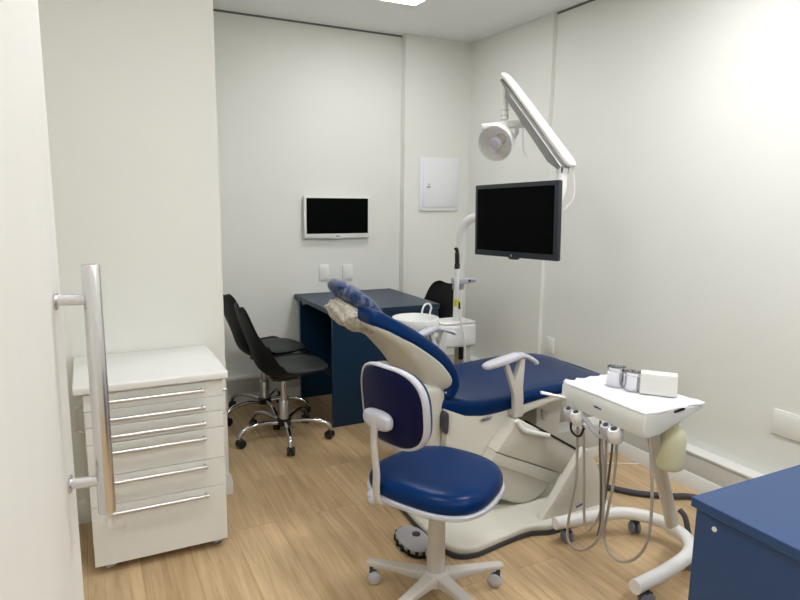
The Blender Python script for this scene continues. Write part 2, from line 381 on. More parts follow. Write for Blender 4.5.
# ------------------------------------------------------------------ black shell office chair (faces +X)
def office_chair(a0):
    t = thing('office_chair', 'x', 'office chair')
    cen = sm([(.235, 0, .415), (.20, 0, .428), (.10, 0, .420), (0, 0, .410), (-.075, 0, .415), (-.140, 0, .462), (-.175, 0, .57), (-.208, 0, .675), (-.236, 0, .765), (-.256, 0, .826)], 5)
    n = len(cen); nv = 14; grid = []
    for i, c in enumerate(cen):
        u = i/(n-1)
        d = (cen[min(i+1, n-1)]-cen[max(i-1, 0)]).normalized(); nn = V((d.z, 0, -d.x)).normalized()
        if nn.z < 0 and u < .3: nn = -nn
        nn = V((-d.z, 0, d.x)); nn = nn if nn.x*.6+nn.z > 0 else -nn
        w = .232 if u < .5 else .232-(u-.5)*.11
        e = min(u/.10, 1); w *= (.80+.20*math.sqrt(max(0, 1-(1-e)**2)))
        e2 = min((1-u)/.16, 1); w *= (.42+.58*math.sqrt(max(0, 1-(1-e2)**2)))
        curl = .046*min(1, u/.15)*(1 if u < .5 else max(0, 1-(u-.5)/.25))+.055*math.exp(-((u-.56)/.20)**2)+.045*max(0, u-.55)
        row = []
        for k in range(nv+1):
            v = -1+2*k/nv
            row.append(V((c.x, v*w*(1-.04*abs(v)**3), c.z))+nn*curl*abs(v)**2.4)
        grid.append(row)
    b = bmesh.new(); vs = [[b.verts.new(p) for p in r] for r in grid]
    for i in range(n-1):
        for k in range(nv): b.faces.new((vs[i][k], vs[i][k+1], vs[i+1][k+1], vs[i+1][k]))
    bmesh.ops.recalc_face_normals(b, faces=list(b.faces))
    mb = MB(); mb._merge(b)
    sh = mb.build('shell', M['shell'], t, 60)
    so = sh.modifiers.new('thick', 'SOLIDIFY'); so.thickness = .012; so.offset = -1 if sh.data.polygons[0].normal.z > 0 else 1
    ss = sh.modifiers.new('smooth', 'SUBSURF'); ss.levels = 1; ss.render_levels = 1
    # seat cushion
    o = selipse(.19, .19, 3.2, 40)
    mt = Matrix.Translation((.065, 0, 0))
    MB().slab(o, [(.93, .437), (.99, .444), (1.0, .452), (.97, .460), (.85, .464), (.5, .461), (.15, .459)], mt).build('seat_cushion', M['pad'], t, 60)
    # base
    MB().box((-.075, -.05, .374), (.085, .05, .394), .008).box((-.04, -.026, .362), (.045, .026, .380), .006).build('tilt_mechanism', M['black'], t)
    MB().cyl((.02, .05, .385), (.05, .20, .380), .006).lathe([(.0001, 0), (.010, .002), (.012, .02), (.009, .05), (.0001, .052)], (.05, .185, .380), (.03, .14, -.01)).build('height_lever', M['black'], t)
    MB().lathe([(.019, .235), (.019, .375)], seg=24).build('piston', M['chrome'], t)
    MB().lathe([(.0285, .115), (.0285, .240), (.024, .246), (.020, .247)], seg=28).build('gas_column', M['alu'], t)
    MB().lathe([(.030, .085), (.046, .09), (.046, .122), (.034, .128), (.029, .128)], seg=28).build('hub', M['black'], t)
    for k in range(5):
        a = math.radians(a0+72*k); ca, sa = math.cos(a), math.sin(a)
        pts = [(.03*ca, .03*sa, .106), (.12*ca, .12*sa, .118), (.20*ca, .20*sa, .116), (.255*ca, .255*sa, .098), (.280*ca, .280*sa, .072), (.286*ca, .286*sa, .055)]
        MB().tube(sm(pts, 6), [.0135]*25+[.012]*6, 12).build('leg', M['chrome'], t)
        ry = a+random.uniform(-.5, .5)+PI/2
        c0 = V((.286*ca, .286*sa, 0)); ax = V((math.cos(ry), math.sin(ry), 0)); fw = V((-ax.y, ax.x, 0))
        cb = MB(); c1 = c0+fw*.012+V((0, 0, .0275))
        for s_ in (-1, 1):
            cb.lathe([(.0001, 0), (.020, 0), (.0265, .003), (.0265, .015), (.020, .019), (.0001, .019)], c1+ax*(.004 if s_ > 0 else -.004), ax*s_, 20)
        cb.ell(c1+V((0, 0, .010)), (.014, .014, .019)).cyl(c0+V((0, 0, .04)), c0+V((0, 0, .064)), .009)
        cb.build('caster', M['black'], t)
    return t
oc = office_chair(-99)
oc.location = (1.005, 3.51, 0); oc['label'] = 'black shell office chair on chrome base, nearer one at the open side of the desk'
oc2 = dup(oc); oc2.location = (1.0, 3.945, 0); oc2.rotation_euler = (0, 0, math.radians(9))
for ch in oc2.children:
    if ch.name.split('.')[0] in ('shell', 'seat_cushion', 'tilt_mechanism', 'height_lever', 'piston'): ch.location.z = .015   # gas lift set a little higher
oc2['label'] = 'black shell office chair beside the back wall, half hidden behind the nearer black chair'
oc3 = dup(oc); oc3.location = (2.13, 3.875, 0); oc3.rotation_euler = (0, 0, math.radians(190))
oc3['label'] = 'black shell office chair between the blue desk and the right wall'
for o in (oc, oc2, oc3): o['group'] = 'black office chairs around the desk'

# ------------------------------------------------------------------ white drawer cabinet
t = thing('drawer_cabinet', 'white drawer cabinet on casters with six long metal handles', 'cabinet', (.207, 2.69, 0))
cx0, cx1, cy0, cy1 = -.043, .456, 2.472, 2.915
MB().box((cx0, cy0, .037), (cx1, cy1, .728), .002, 1).build('body', M['cab'], t)
MB().box((-.075, 2.440, .728), (.477, 2.930, .759), .007, 3).build('top', M['cabtop'], t)
zs = [.724, .658, .596, .528, .399, .281, .038]
hz = [.694, .625, .559, .496, .378, .255]
for i in range(6):
    dr = MB().box((cx0+.001, 2.458, zs[i+1]+.0012), (cx1-.001, 2.476, zs[i]-.0012), .0012, 1).build('drawer', M['cab'], t)
    z = hz[i]
    hm = MB().cyl((.030, 2.431, z), (.382, 2.431, z), .0078, seg=16)
    for x in (.030, .382):
        hm.lathe([(.0001, -.001), (.0072, 0), (.0090, .002), (.0090, .010), (.0078, .012)], (x, 2.431, z), (1 if x < .2 else -1, 0, 0), 14)
        hm.cyl((x+(.007 if x < .2 else -.007), 2.431, z), (x+(.007 if x < .2 else -.007), 2.460, z), .005, seg=12)
    hm.build('drawer_handle', M['alu'], dr)
for x, s_ in ((cx1, 1), (cx0, -1)):
    pts = [(x-.002*s_, 2.53, .662), (x+.022*s_, 2.53, .658), (x+.028*s_, 2.53, .645), (x+.028*s_, 2.53, .575), (x+.022*s_, 2.53, .562), (x-.002*s_, 2.53, .558)]
    MB().tube(sm(pts, 5), .0055, 12).build('side_handle', M['alu'], t)
for x in (cx0+.055, cx1-.035):
    for y in (2.50, 2.86):
        MB().box((x-.028, y-.022, .034), (x+.028, y+.03, .0375), .002).box((x-.022, y-.016, .022), (x+.022, y+.020, .04), .006).lathe([(.0001, -.018), (.0165, -.018), (.019, -.014), (.019, .014), (.0165, .018), (.0001, .018)], (x, y+.01, .0195), (1, .3, 0), 20).build('caster', M['lgray'], t)

# ------------------------------------------------------------------ navy cabinet at lower right
t = thing('low_cabinet', 'navy blue cabinet in the lower right foreground with a plain flat top', 'cabinet', (1.85, .62, 0))
MB().box((1.278, .30, .715), (2.60, .942, .740), .002, 1).build('top', M['lowcab'], t)
MB().box((1.288, .312, .0), (1.308, .932, .715), .001, 1).build('side_panel', M['lowcab'], t)
MB().box((1.308, .312, .05), (2.59, .330, .715)).box((1.308, .914, 0), (2.59, .932, .715)).box((2.57, .33, 0), (2.59, .914, .715)).box((1.308, .33, .05), (2.57, .914, .068)).build('carcass', M['lowcab'], t)
MB().lathe([(.0001, 0), (.0065, 0), (.0060, .002), (.0001, .003)], (1.288, .880, .683), (-1, 0, 0), 18).build('screw_cap', M['cab'], t)

# ------------------------------------------------------------------ dental chair
Y0, Y1 = 2.20, 2.80; YC = 2.50
t = dc = thing('dental_chair', 'reclining dental chair with blue upholstery and beige base', 'dental chair', (1.65, 2.45, 0))
# floor plate
op = sm([(1.275, 2.52, 0), (1.238, 2.34, 0), (1.232, 2.10, 0), (1.262, 1.975, 0), (1.335, 1.940, 0), (1.41, 1.945, 0), (1.54, 1.965, 0), (1.65, 1.972, 0), (1.74, 1.945, 0), (1.86, 1.948, 0), (2.06, 1.948, 0), (2.13, 2.00, 0), (2.15, 2.30, 0), (2.02, 2.50, 0), (1.5, 2.58, 0)], 6, True)
op = [(p.x, p.y) for p in op]
MB().prism(op, .016, .050, 'xy', .012, 3).build('base_plate', M['beige'], t)
cxm = sum(p[0] for p in op)/len(op); cym = sum(p[1] for p in op)/len(op)
MB().prism([(cxm+(x-cxm)*1.012, cym+(y-cym)*1.018) for x, y in op], .0, .026, 'xy', .004, 1).build('rubber_skirt', M['dgray'], t)
# rear support fin
def fo(pts, n=5): return [(p.x, p.z) for p in sm([(x, 0, z) for x, z in pts], n, True)]
MB().prism(fo([(1.945, .335), (1.90, .285), (1.80, .155), (1.715, .045), (1.80, .035), (1.95, .034), (2.085, .036), (2.085, .10), (2.048, .215), (1.998, .305), (1.97, .335)], 3), 1.985, 2.03, 'xz', .010, 3).build('support_fin', M['beige'], t)
MB().prism([(1.915, .066), (1.955, .076), (1.955, .084), (1.915, .074)], 1.983, 1.987, 'xz').build('fin_emblem', M['inkblue'], t)
# lift linkage: two covered arms
la = MB().prism([(1.647, .431), (1.665, .470), (1.70, .468), (2.045, .262), (2.039, .246), (1.953, .165), (1.570, .340)], 2.13, 2.21, 'xz', .006, 2).build('lift_arm', M['beige'], t)
MB().prism([(1.568, .338), (1.950, .163), (1.911, .113), (1.543, .292)], 2.133, 2.21, 'xz', .006, 2).build('lift_arm', M['beige'], t)
MB().prism([(1.80, .420), (2.05, .268), (2.047, .258), (1.80, .408)], 2.126, 2.24, 'xz', .002, 1).build('lift_arm_seal', M['black'], t)
MB().tube(sm([(1.665, 2.122, .475), (1.70, 2.118, .43), (1.76, 2.118, .405), (1.85, 2.118, .375)], 6), .011, 10).build('arm_cover_edge', M['white'], t)
# motor cover
MB().prism(fo([(1.57, .285), (1.572, .17), (1.61, .105), (1.70, .058), (1.77, .046), (1.84, .060), (1.90, .115), (1.90, .18), (1.72, .24)], 4), 2.145, 2.42, 'xz', .02, 3).build('motor_cover', M['beige'], t)
# seat carriage
MB().prism([(1.352, .540), (1.352, .16), (1.38, .10), (1.50, .08), (1.56, .12), (1.58, .30), (1.68, .43), (1.80, .470), (2.06, .515), (2.02, .540), (1.70, .500), (1.58, .490), (1.45, .500)], 2.205, 2.74, 'xz', .010, 2).build('seat_carriage', M['beige'], t)
em = MB().slab([(x, y) for x, y in selipse(.034, .012, 2, 28)], [(1, 0), (1, .003), (.9, .004)], Matrix.Translation((1.556, 2.2045, .474)) @ Matrix.Rotation(PI/2, 4, 'X') @ Matrix.Rotation(.10, 4, 'Z')).build('maker_badge', M['grayp'], t)
MB().prism([(1.533, .466), (1.578, .471), (1.580, .481), (1.570, .474), (1.562, .482), (1.552, .472), (1.545, .479), (1.535, .476)], 2.1995, 2.2015, 'xz').build('badge_lettering', M['ink_shade_grey'], em)
# foot end underside and rear column
MB().prism([(1.80, .49), (2.06, .530), (2.20, .540), (2.24, .545), (2.14, .47), (2.125, .20), (1.98, .20), (1.97, .47)], 2.36, 2.66, 'xz', .012, 2).build('rear_column', M['beige'], t)
MB().prism([(2.00, .405), (2.045, .385), (2.03, .335), (2.012, .345)], 2.352, 2.366, 'xz', .004, 1).build('column_handle', M['pale'], t)
# backrest knuckle and slot
MB().prism(fo([(1.255, .63), (1.36, .615), (1.350, .50), (1.352, .40), (1.345, .33), (1.30, .335), (1.285, .42), (1.275, .52)], 4), 2.24, 2.76, 'xz', .015, 3).build('backrest_knuckle', M['beige'], t)
MB().prism(fo([(1.345, .53), (1.358, .525), (1.358, .455), (1.348, .435), (1.338, .46), (1.338, .51)], 4), 2.196, 2.24, 'xz', .004, 2).build('pivot_slot', M['dgray'], t)
# seat upholstery: puffy pad, side profile extruded across, foot end narrower
def seat_fn(c):
    k = max(0, min(1, (c.x-1.95)/.45)); w = 1-.10*k*k
    y = YC+(c.y-YC)*w
    k2 = max(0, min(1, (1.55-c.x)/.2)); y = YC+(y-YC)*(1-.12*k2*k2)
    dish = .018*(1-((c.y-YC)/.3)**2)
    z = c.z-(dish if c.z > .54+.015*k else 0)
    # rounded foot corners
    ex = c.x-.09*max(0, (abs(c.y-YC)-.16)/.14)**2*max(0, (c.x-2.1)/.3)
    return V((ex, y, z))
sp = fo([(1.332, .572), (1.34, .545), (1.40, .506), (1.475, .484), (1.585, .477), (1.69, .487), (1.855, .514), (2.065, .534), (2.24, .534), (2.335, .530), (2.365, .545), (2.345, .570), (2.2, .582), (2.0, .580), (1.82, .570), (1.66, .558), (1.50, .562), (1.40, .588), (1.35, .598)], 5)
mb = MB()
n = len(sp); YS = [(-1, .55), (-.985, .80), (-.94, .94), (-.86, 1.0)]
# rings across Y, inset at both edges (rounded edge)
cxs = lambda p: p
def prof_ring(yv, k):
    R = []
    for i, (x, z) in enumerate(sp):
        # inset towards the mid line of the pad
        zm = .520+.036*max(0, min(1, (x-1.6)/.6)); 
        xm = min(max(x, 1.375), 2.33)
        R.append(V((xm+(x-xm)*k, YC+yv*.30, zm+(z-zm)*k)))
    return R
ks = [(-1, .25), (-.995, .5), (-.975, .74), (-.93, .92), (-.86, 1.0), (-.6, 1), (-.3, 1), (0, 1), (.3, 1), (.6, 1), (.86, 1.0), (.93, .92), (.975, .74), (.995, .5), (1, .25)]
RR = [[seat_fn(p) for p in prof_ring(a, k)] for a, k in ks]
mb.rings(RR); mb.build('seat_upholstery', M['vinyl'], t, 80)
# backrest shell and upholstery (tapering towards the head)
def back_fn(c):
    k = max(0, min(1, (c.z-.66)/.30)); w = .94-.16*k
    return V((c.x, YC+(c.y-YC)*w, c.z))
shell = fo([(1.045, .938), (1.12, .897), (1.21, .845), (1.328, .758), (1.385, .685), (1.392, .635), (1.375, .598), (1.345, .588), (1.322, .605), (1.300, .645), (1.240, .728), (1.155, .822), (1.085, .878), (1.025, .915)], 4)
def hull_fn(c):
    q = back_fn(c)
    # depth behind the pad line: the shell narrows toward its back like a boat hull
    ml = [(1.06, .935), (1.21, .845), (1.328, .758), (1.40, .66)]
    dm = min(((V((*ml[i], 0))+(V((*ml[i+1], 0))-V((*ml[i], 0)))*(k/8))-V((c.x, c.z, 0))).length for i in range(3) for k in range(9))
    return V((q.x, YC+(q.y-YC)*(1-.40*min(1, dm/.10)**1.6), q.z))
MB().prism(shell, 2.20, 2.80, 'xz', .022, 4, hull_fn).build('backrest_shell', M['beige'], t)
up = [(1.030, .985), (1.075, .980), (1.115, .957), (1.24, .885), (1.357, .796), (1.418, .710), (1.430, .640), (1.405, .588), (1.375, .575), (1.36, .595), (1.378, .64), (1.372, .68), (1.32, .745), (1.20, .832), (1.11, .883), (1.03, .925), (1.012, .95)]
up = fo(up, 5); mb = MB(); RR = []
for a, k in ks:
    R = []
    for x, z in up:
        # medial line of the pad
        best = None
        ml = [(1.035, .955), (1.11, .920), (1.22, .858), (1.34, .770), (1.396, .695), (1.404, .635), (1.385, .600)]
        for i in range(len(ml)-1):
            A, B = V((*ml[i], 0)), V((*ml[i+1], 0)); ab = B-A; tt = max(0, min(1, (V((x, z, 0))-A).dot(ab)/ab.dot(ab))); q = A+ab*tt
            d = (q-V((x, z, 0))).length
            if best is None or d < best[0]: best = (d, q)
        q = best[1]; R.append(back_fn(V((q.x+(x-q.x)*k, YC+a*.302, q.y+(z-q.y)*k))))
    RR.append(R)
mb.rings(RR); mb.build('backrest_upholstery', M['vinyl'], t, 80)
for x, z in ((1.125, .868), (1.352, .618)):
    MB().lathe([(.0001, 0), (.005, 0), (.004, .002), (.0001, .0025)], (x, back_fn(V((x, 2.20, z))).y+.0005, z), (0, -1, 0), 14).build('shell_screw', M['grayp'], t)
# headrest
ang = math.atan2(-.155, .205)
rot = Matrix.Rotation(-ang, 3, 'Y')
hc = V((1.045, YC, 1.002))
hd = MB().ell(hc, (.136, .112, .040), 2.6, 32, rot).build('headrest', M['vinyl'], t, 80)
MB().ell(hc+V((.001, 0, .001)), (.140, .116, .0435), 2.6, 40, rot, lambda p: p*(1+.012*math.sin(p.x*190+p.y*60)*math.cos(p.y*140))).build('plastic_cover', M['film'], hd, 80)
def crumple(p):
    q = p.copy(); n_ = math.sin(p.x*120+p.y*47)*math.cos(p.y*95+p.z*60)+.6*math.sin(p.z*210+p.x*80)
    return q*(1+.09*n_)
MB().ell(V((1.008, YC-.01, .936)), (.098, .105, .050), 2.4, 40, rot, crumple).ell(V((1.090, YC-.03, .893)), (.042, .085, .036), 2.2, 36, rot, crumple).build('gathered_plastic', M['crumple'], hd, 60)
MB().box((1.0, YC-.04, .90), (1.05, YC+.04, .95), .01, 2).tube([(1.02, YC, .95), (1.06, YC, .87)], .02).build('headrest_bracket', M['pale'], t)
# armrests
def armrest(y, pts, post, xo, s_):
    (xa, za), (xb, zb), (xc, zc) = pts
    d = V((xb-xa, 0, zb-za)); L = d.length; a = math.atan2(d.z, d.x)
    mt = Matrix.Translation(((xa+xb)/2, y, (za+zb)/2)) @ Matrix.Rotation(-a, 4, 'Y')
    mb = MB().slab(selipse(L/2+.01, .030, 3, 36), [(.9, -.013), (.98, -.009), (1, -.001), (.98, .007), (.88, .011)], mt)
    mb.tube(sm([(xb-.02, y, zb-.002), (xb+.03, y, zb-.012), (xc-.01, y, zc+.012), (xc, y, zc)], 5), [.018]*4+[.014]*12, 12, True, (.75, 1.1))
    ar = mb.build('armrest', M['lgray'], t, 60)
    return ar
ar = armrest(2.165, ((1.512, .728), (1.705, .764), (1.795, .712)), True, 0, 1)
ypost = [(1.676, .475), (1.668, .585), (1.612, .728), (1.634, .732), (1.670, .650), (1.696, .742), (1.722, .748), (1.716, .62), (1.722, .555), (1.722, .475)]
MB().prism(ypost, 2.150, 2.178, 'xz', .005, 2).box((1.678, 2.165, .476), (1.720, 2.24, .50), .004).build('armrest_post', M['pale'], ar)
ar = armrest(2.835, ((1.515, .712), (1.650, .762), (1.775, .712)), False, 0, -1)
MB().prism([(x, z) for x, z in ypost], 2.822, 2.850, 'xz', .005, 2).box((1.678, 2.76, .476), (1.720, 2.84, .50), .004).build('armrest_post', M['pale'], ar)

# ------------------------------------------------------------------ cuspidor unit with bowl and pole
t = thing('cuspidor_unit', 'white spittoon unit with bowl and tall lamp pole behind the dental chair', 'dental unit', (1.9, 3.02, 0))
MB().box((1.76, 2.95, .598), (2.00, 3.13, .735), .022, 3).build('body', M['white'], t)
MB().box((1.775, 2.955, .735), (1.995, 3.12, .745), .004).prism(selipse(.105, .085, 2.6, 30), 0, .02, 'xy', .005, 2, lambda c: c+V((1.655, 3.02, .672))).build('worktop', M['white'], t)
MB().box((1.60, 2.98, .64), (1.80, 3.07, .685), .012, 2).build('bowl_arm', M['pale'], t)
bw = MB().lathe([(.0001, .692), (.075, .692), (.115, .705), (.131, .730), (.133, .768), (.131, .777), (.127, .778), (.123, .770), (.118, .735), (.09, .715), (.03, .706), (.0001, .706)], (1.630, 3.02, .008), seg=44).build('bowl', M['white'], t, 50)
MB().tube(sm([(1.725, 3.02, .735), (1.722, 3.02, .80), (1.727, 3.015, .835), (1.705, 3.005, .860), (1.672, 2.995, .855), (1.655, 2.99, .825), (1.655, 2.99, .80)], 6), .0055, 10).build('water_spout', M['white'], bw)
MB().box((1.93, 2.99, .03), (1.99, 3.09, .60), .012).build('support_column', M['pale'], t)
MB().box((1.88, 2.93, 0), (2.04, 3.14, .035), .008).build('foot', M['beige'], t)
MB().box((1.90, 2.972, .52), (1.925, 2.99, .595), .004).build('drain_clip', M['black'], t)
pole = sm([(1.905, 3.02, .60), (1.905, 3.02, .95), (1.912, 3.02, 1.17), (1.914, 3.01, 1.265), (1.928, 2.98, 1.318), (1.960, 2.92, 1.345), (1.99, 2.80, 1.352), (2.005, 2.55, 1.365), (1.970, 2.36, 1.398), (1.968, 2.29, 1.425), (1.974, 2.270, 1.49), (1.977, 2.268, 1.59)], 8)
MB().tube(pole, .025, 20).build('lamp_pole', M['white'], t, 60)
hb = MB().box((1.865, 2.965, .965), (1.965, 3.045, 1.0), .012, 2).cyl((1.96, 2.985, .984), (1.995, 2.985, .984), .016).build('instrument_bracket', M['lgray'], t)
MB().lathe([(.0001, 0), (.008, 0), (.008, .003), (.0001, .004)], (1.945, 2.965, .983), (0, -1, 0), 14).build('bracket_screw', M['dgray'], hb)
MB().lathe([(.017, .90), (.02, .905), (.02, .93), (.017, .935)], (1.905, 3.02, .02), seg=20).cyl((1.905, 3.02, .93), (1.905, 3.02, .965), .033).build('pole_collar', M['grayp'], t)
t2 = thing('dental_handpiece', 'black tipped white dental handpiece hanging upright beside the lamp pole', 'dental handpiece', (1.845, 2.945, .86))
MB().lathe([(.009, .885), (.013, .92), (.014, 1.0), (.012, 1.06)], (1.848, 2.945, 0), seg=18).build('grip', M['white'], t2)
MB().lathe([(.0155, 1.058), (.0155, 1.082), (.0135, 1.086)], (1.848, 2.945, 0), seg=18).tube(sm([(1.848, 2.945, 1.083), (1.846, 2.945, 1.13), (1.844, 2.945, 1.158), (1.836, 2.94, 1.171), (1.826, 2.935, 1.168)], 5), [.013]*8+[.010]*6+[.0075]*7, 14).build('tip', M['black'], t2)
MB().lathe([(.014, .845), (.014, .885)], (1.850, 2.945, 0), seg=14).build('hose_clip', M['yellow'], t2)
cd = MB().tube(sm([(1.850, 2.945, .89), (1.852, 2.94, .86), (1.868, 2.93, .77), (1.898, 2.925, .655), (1.907, 2.93, .52), (1.90, 2.96, .36), (1.93, 3.0, .28)], 6), .006, 10).tube(sm([(1.853, 2.950, .86), (1.875, 2.95, .79), (1.905, 2.98, .742)], 6), .006, 10).build('cable', M['white'], t2)
cd2 = MB().tube(sm([(1.861, 2.94, .87), (1.862, 2.936, .83)], 3), .009, 10).build('cable_sleeve', M['black'], t2)

# ------------------------------------------------------------------ dental lamp on its balanced arm
t = thing('dental_lamp', 'white dental lamp hanging from a slanted white arm above the monitor', 'dental lamp', (1.996, 2.268, 1.60))
A = V((1.980, 2.270, 1.612)); B = V((1.880, 2.600, 2.002)); d = (B-A).normalized(); side = d.cross(V((0, 0, 1))).normalized(); upv = side.cross(d).normalized()
def armsec(w, lo, hi, r):
    o = rrect(w, hi-lo, r, 4); return [(x, y+(hi+lo)/2) for x, y in o]
def armpiece(secs):
    R = [[A+d*s_+side*x+upv*y for x, y in sec] for s_, sec in secs]
    return MB().rings(R)
L = (B-A).length
top = armpiece([(s_, [(x*.96, y*.55+.019) for x, y in sc]) for s_, sc in [(-.045, armsec(.04, .0, .030, .012)), (-.035, armsec(.064, -.014, .040, .02)), (-.01, armsec(.072, -.016, .044, .02)), (L*.5, armsec(.068, -.010, .040, .02)), (L-.03, armsec(.066, -.012, .036, .02)), (L+.02, armsec(.064, -.02, .032, .022)), (L+.04, armsec(.05, -.018, .022, .016)), (L+.05, armsec(.02, -.008, .01, .005))]]).build('arm_cover', M['white'], t, 50)
armpiece([(-.03, armsec(.050, -.020, .012, .006)), (-.01, armsec(.060, -.030, .014, .006)), (.05, armsec(.062, -.046, .014, .006)), (L*.5, armsec(.060, -.040, .014, .006)), (L-.07, armsec(.058, -.034, .012, .006)), (L-.045, armsec(.054, -.010, .010, .006)), (L+.02, armsec(.050, -.006, .008, .006))]).build('arm_channel', M['armgray'], t)
armpiece([(-.02, armsec(.076, -.006, -.001, .002)), (L*.5, armsec(.072, -.004, .001, .002)), (L-.08, armsec(.069, -.005, -.001, .002))]).build('arm_seam', M['lgray'], top)
MB().box((1.956, 2.248, 1.562), (1.998, 2.288, 1.592), .006).build('pivot_fork', M['dgray'], t)
MB().tube(sm([(2.015, 2.250, 1.60), (2.025, 2.238, 1.52), (2.018, 2.235, 1.45), (1.99, 2.26, 1.40)], 6), .0035, 8).build('arm_cable', M['white'], t)
# stem and yoke
st = V((1.882, 2.602, 1.955))
MB().cyl((1.882, 2.602, 1.975), (1.880, 2.598, 1.83), .019, seg=20).build('stem', M['white'], t)
MB().cyl((1.880, 2.598, 1.848), (1.880, 2.598, 1.851), .0200, seg=20).cyl((1.880, 2.598, 1.873), (1.880, 2.598, 1.876), .0200, seg=20).build('stem_ring', M['grayp'], t)
yk = MB().tube([(1.778, 2.645, 1.797), (1.86, 2.602, 1.802), (1.962, 2.548, 1.812)], [.0125, .017, .021], 18).build('yoke', M['white'], t)
MB().lathe([(.0195, 0), (.0205, .004), (.0205, .012), (.017, .015), (.0001, .015)], (1.955, 2.551, 1.811), (.11, -.06, .01), 20).build('yoke_cap', M['lgray'], yk)
MB().tube(sm([(1.958, 2.548, 1.80), (1.958, 2.545, 1.75), (1.958, 2.542, 1.71), (1.966, 2.538, 1.675), (1.977, 2.53, 1.652)], 5), [.007]*10+[.0055]*11, 10).build('grip_lever', M['white'], yk)
# head: open dish facing down toward the patient's mouth
fd = V((-.80, -.50, -.38)).normalized(); hc = V((1.846, 2.612, 1.720)); _n0 = len(COL.objects)
MB().lathe([(.0001, -.088), (.030, -.085), (.060, -.066), (.076, -.035), (.080, .0), (.082, .018), (.078, .018), (.076, .0), (.070, -.030), (.050, -.058), (.02, -.070), (.0001, -.072)], hc, fd, 40).build('lamp_head', M['white'], t, 60)
MB().lathe([(.0745, .0), (.068, -.028), (.048, -.055), (.02, -.066), (.0001, -.067)], hc, fd, 36, cap=False).build('reflector', M['reflect'], t, 60)
MB().lathe([(.0001, .0), (.022, .0), (.025, .01), (.018, .03), (.016, .045), (.0001, .045)], hc-fd*.066, fd, 24).build('bulb_holder', M['brass'], t)
MB().lathe([(.0001, 0), (.022, 0), (.026, .012), (.026, .034), (.022, .042), (.0001, .044)], hc-fd*.020, fd, 24).build('bulb_shield', M['lgray'], t)
MB().lathe([(.081, .016), (.074, .030), (.05, .044), (.02, .050), (.0001, .051)], hc, fd, 36, cap=False).build('clear_cover', M['glassy'], t, 60)
MB().tube([hc-fd*.05+V((.03, -.015, .055)), (1.895, 2.58, 1.80)], .013, 12).tube([hc+V((.06, -.04, .0)), hc+V((.085, -.05, .05)), (1.93, 2.565, 1.80)], .010, 10).build('head_bracket', M['lgray'], t)

for o in list(COL.objects)[_n0:]:
    if o.name.split('.')[0] in ('lamp_head', 'reflector', 'bulb_holder', 'bulb_shield', 'clear_cover'):
        q = hc-t.location
        o.data.transform(Matrix.Translation(q) @ Matrix.Scale(1.10, 4) @ Matrix.Translation(-q))

# ------------------------------------------------------------------ monitor
t = thing('monitor', 'black flat screen monitor hanging on the lamp pole beneath the lamp', 'monitor', (1.62, 2.06, 1.21))
Pl = V((1.528, 2.308, 0)); Pr = V((1.562, 1.797, 0)); u = (Pr-Pl).normalized(); nrm = V((-abs(u.y), -u.x if u.y < 0 else u.x, 0)).normalized()
nrm = V((u.y, -u.x, 0)); nrm = nrm if nrm.x < 0 else -nrm
W = (Pr-Pl).length; Z0, Z1 = 1.212, 1.511

mtx = Matrix((( u.x, -nrm.x, 0, Pl.x), (u.y, -nrm.y, 0, Pl.y), (0, 0, 1, Z0), (0, 0, 0, 1))) @ Matrix.Translation((W/2, 0, (Z1-Z0)/2)) @ Matrix.Rotation(-.032, 4, 'Y') @ Matrix.Scale(.975, 4, (1, 0, 0)) @ Matrix.Translation((-W/2, 0, -(Z1-Z0)/2))   # local x along width, y into depth, z up; hangs slightly rolled
hh = Z1-Z0
MB().box((0, 0, 0), (W, .022, hh), .005, 2, mtx).build('frame', M['bezel'], t)
MB().box((.05, .02, .04), (W-.05, .045, hh-.04), .012, 2, mtx).build('rear_housing', M['bezel'], t)
MB().box((.020, -.0012, .024), (W-.020, .004, hh-.018), 0, 2, mtx).build('screen', M['screen'], t)
mb = MB().prism([(W*.43, .005), (W*.46, -.008), (W*.54, -.008), (W*.57, .005)], .001, .020, 'xz', .002, 1); mb.bm.transform(mtx)
ch = mb.build('chin', M['bezel'], t)
mb = MB().lathe([(.0045, 0), (.0045, .0012), (.0032, .0014), (.0032, .0)], (W*.49, -.0002, .008), (0, -1, 0), 16); mb.bm.transform(mtx)
mb.build('logo_mark', M['alu'], ch)
mb = MB().box((W/2-.05, .045, hh/2-.05), (W/2+.05, .055, hh/2+.05), .003, 1).box((W/2-.03, .055, hh/2-.03), (W/2+.03, .12, hh/2+.03), .008); mb.bm.transform(mtx)
mc = mtx @ V((W/2, .10, hh/2))
mb.tube([mc, mc+V((.12, .10, 0)), (1.95, 2.38, mc.z), (1.972, 2.42, 1.385)], .018, 14)
mb.build('mount_arm', M['dgray'], t)

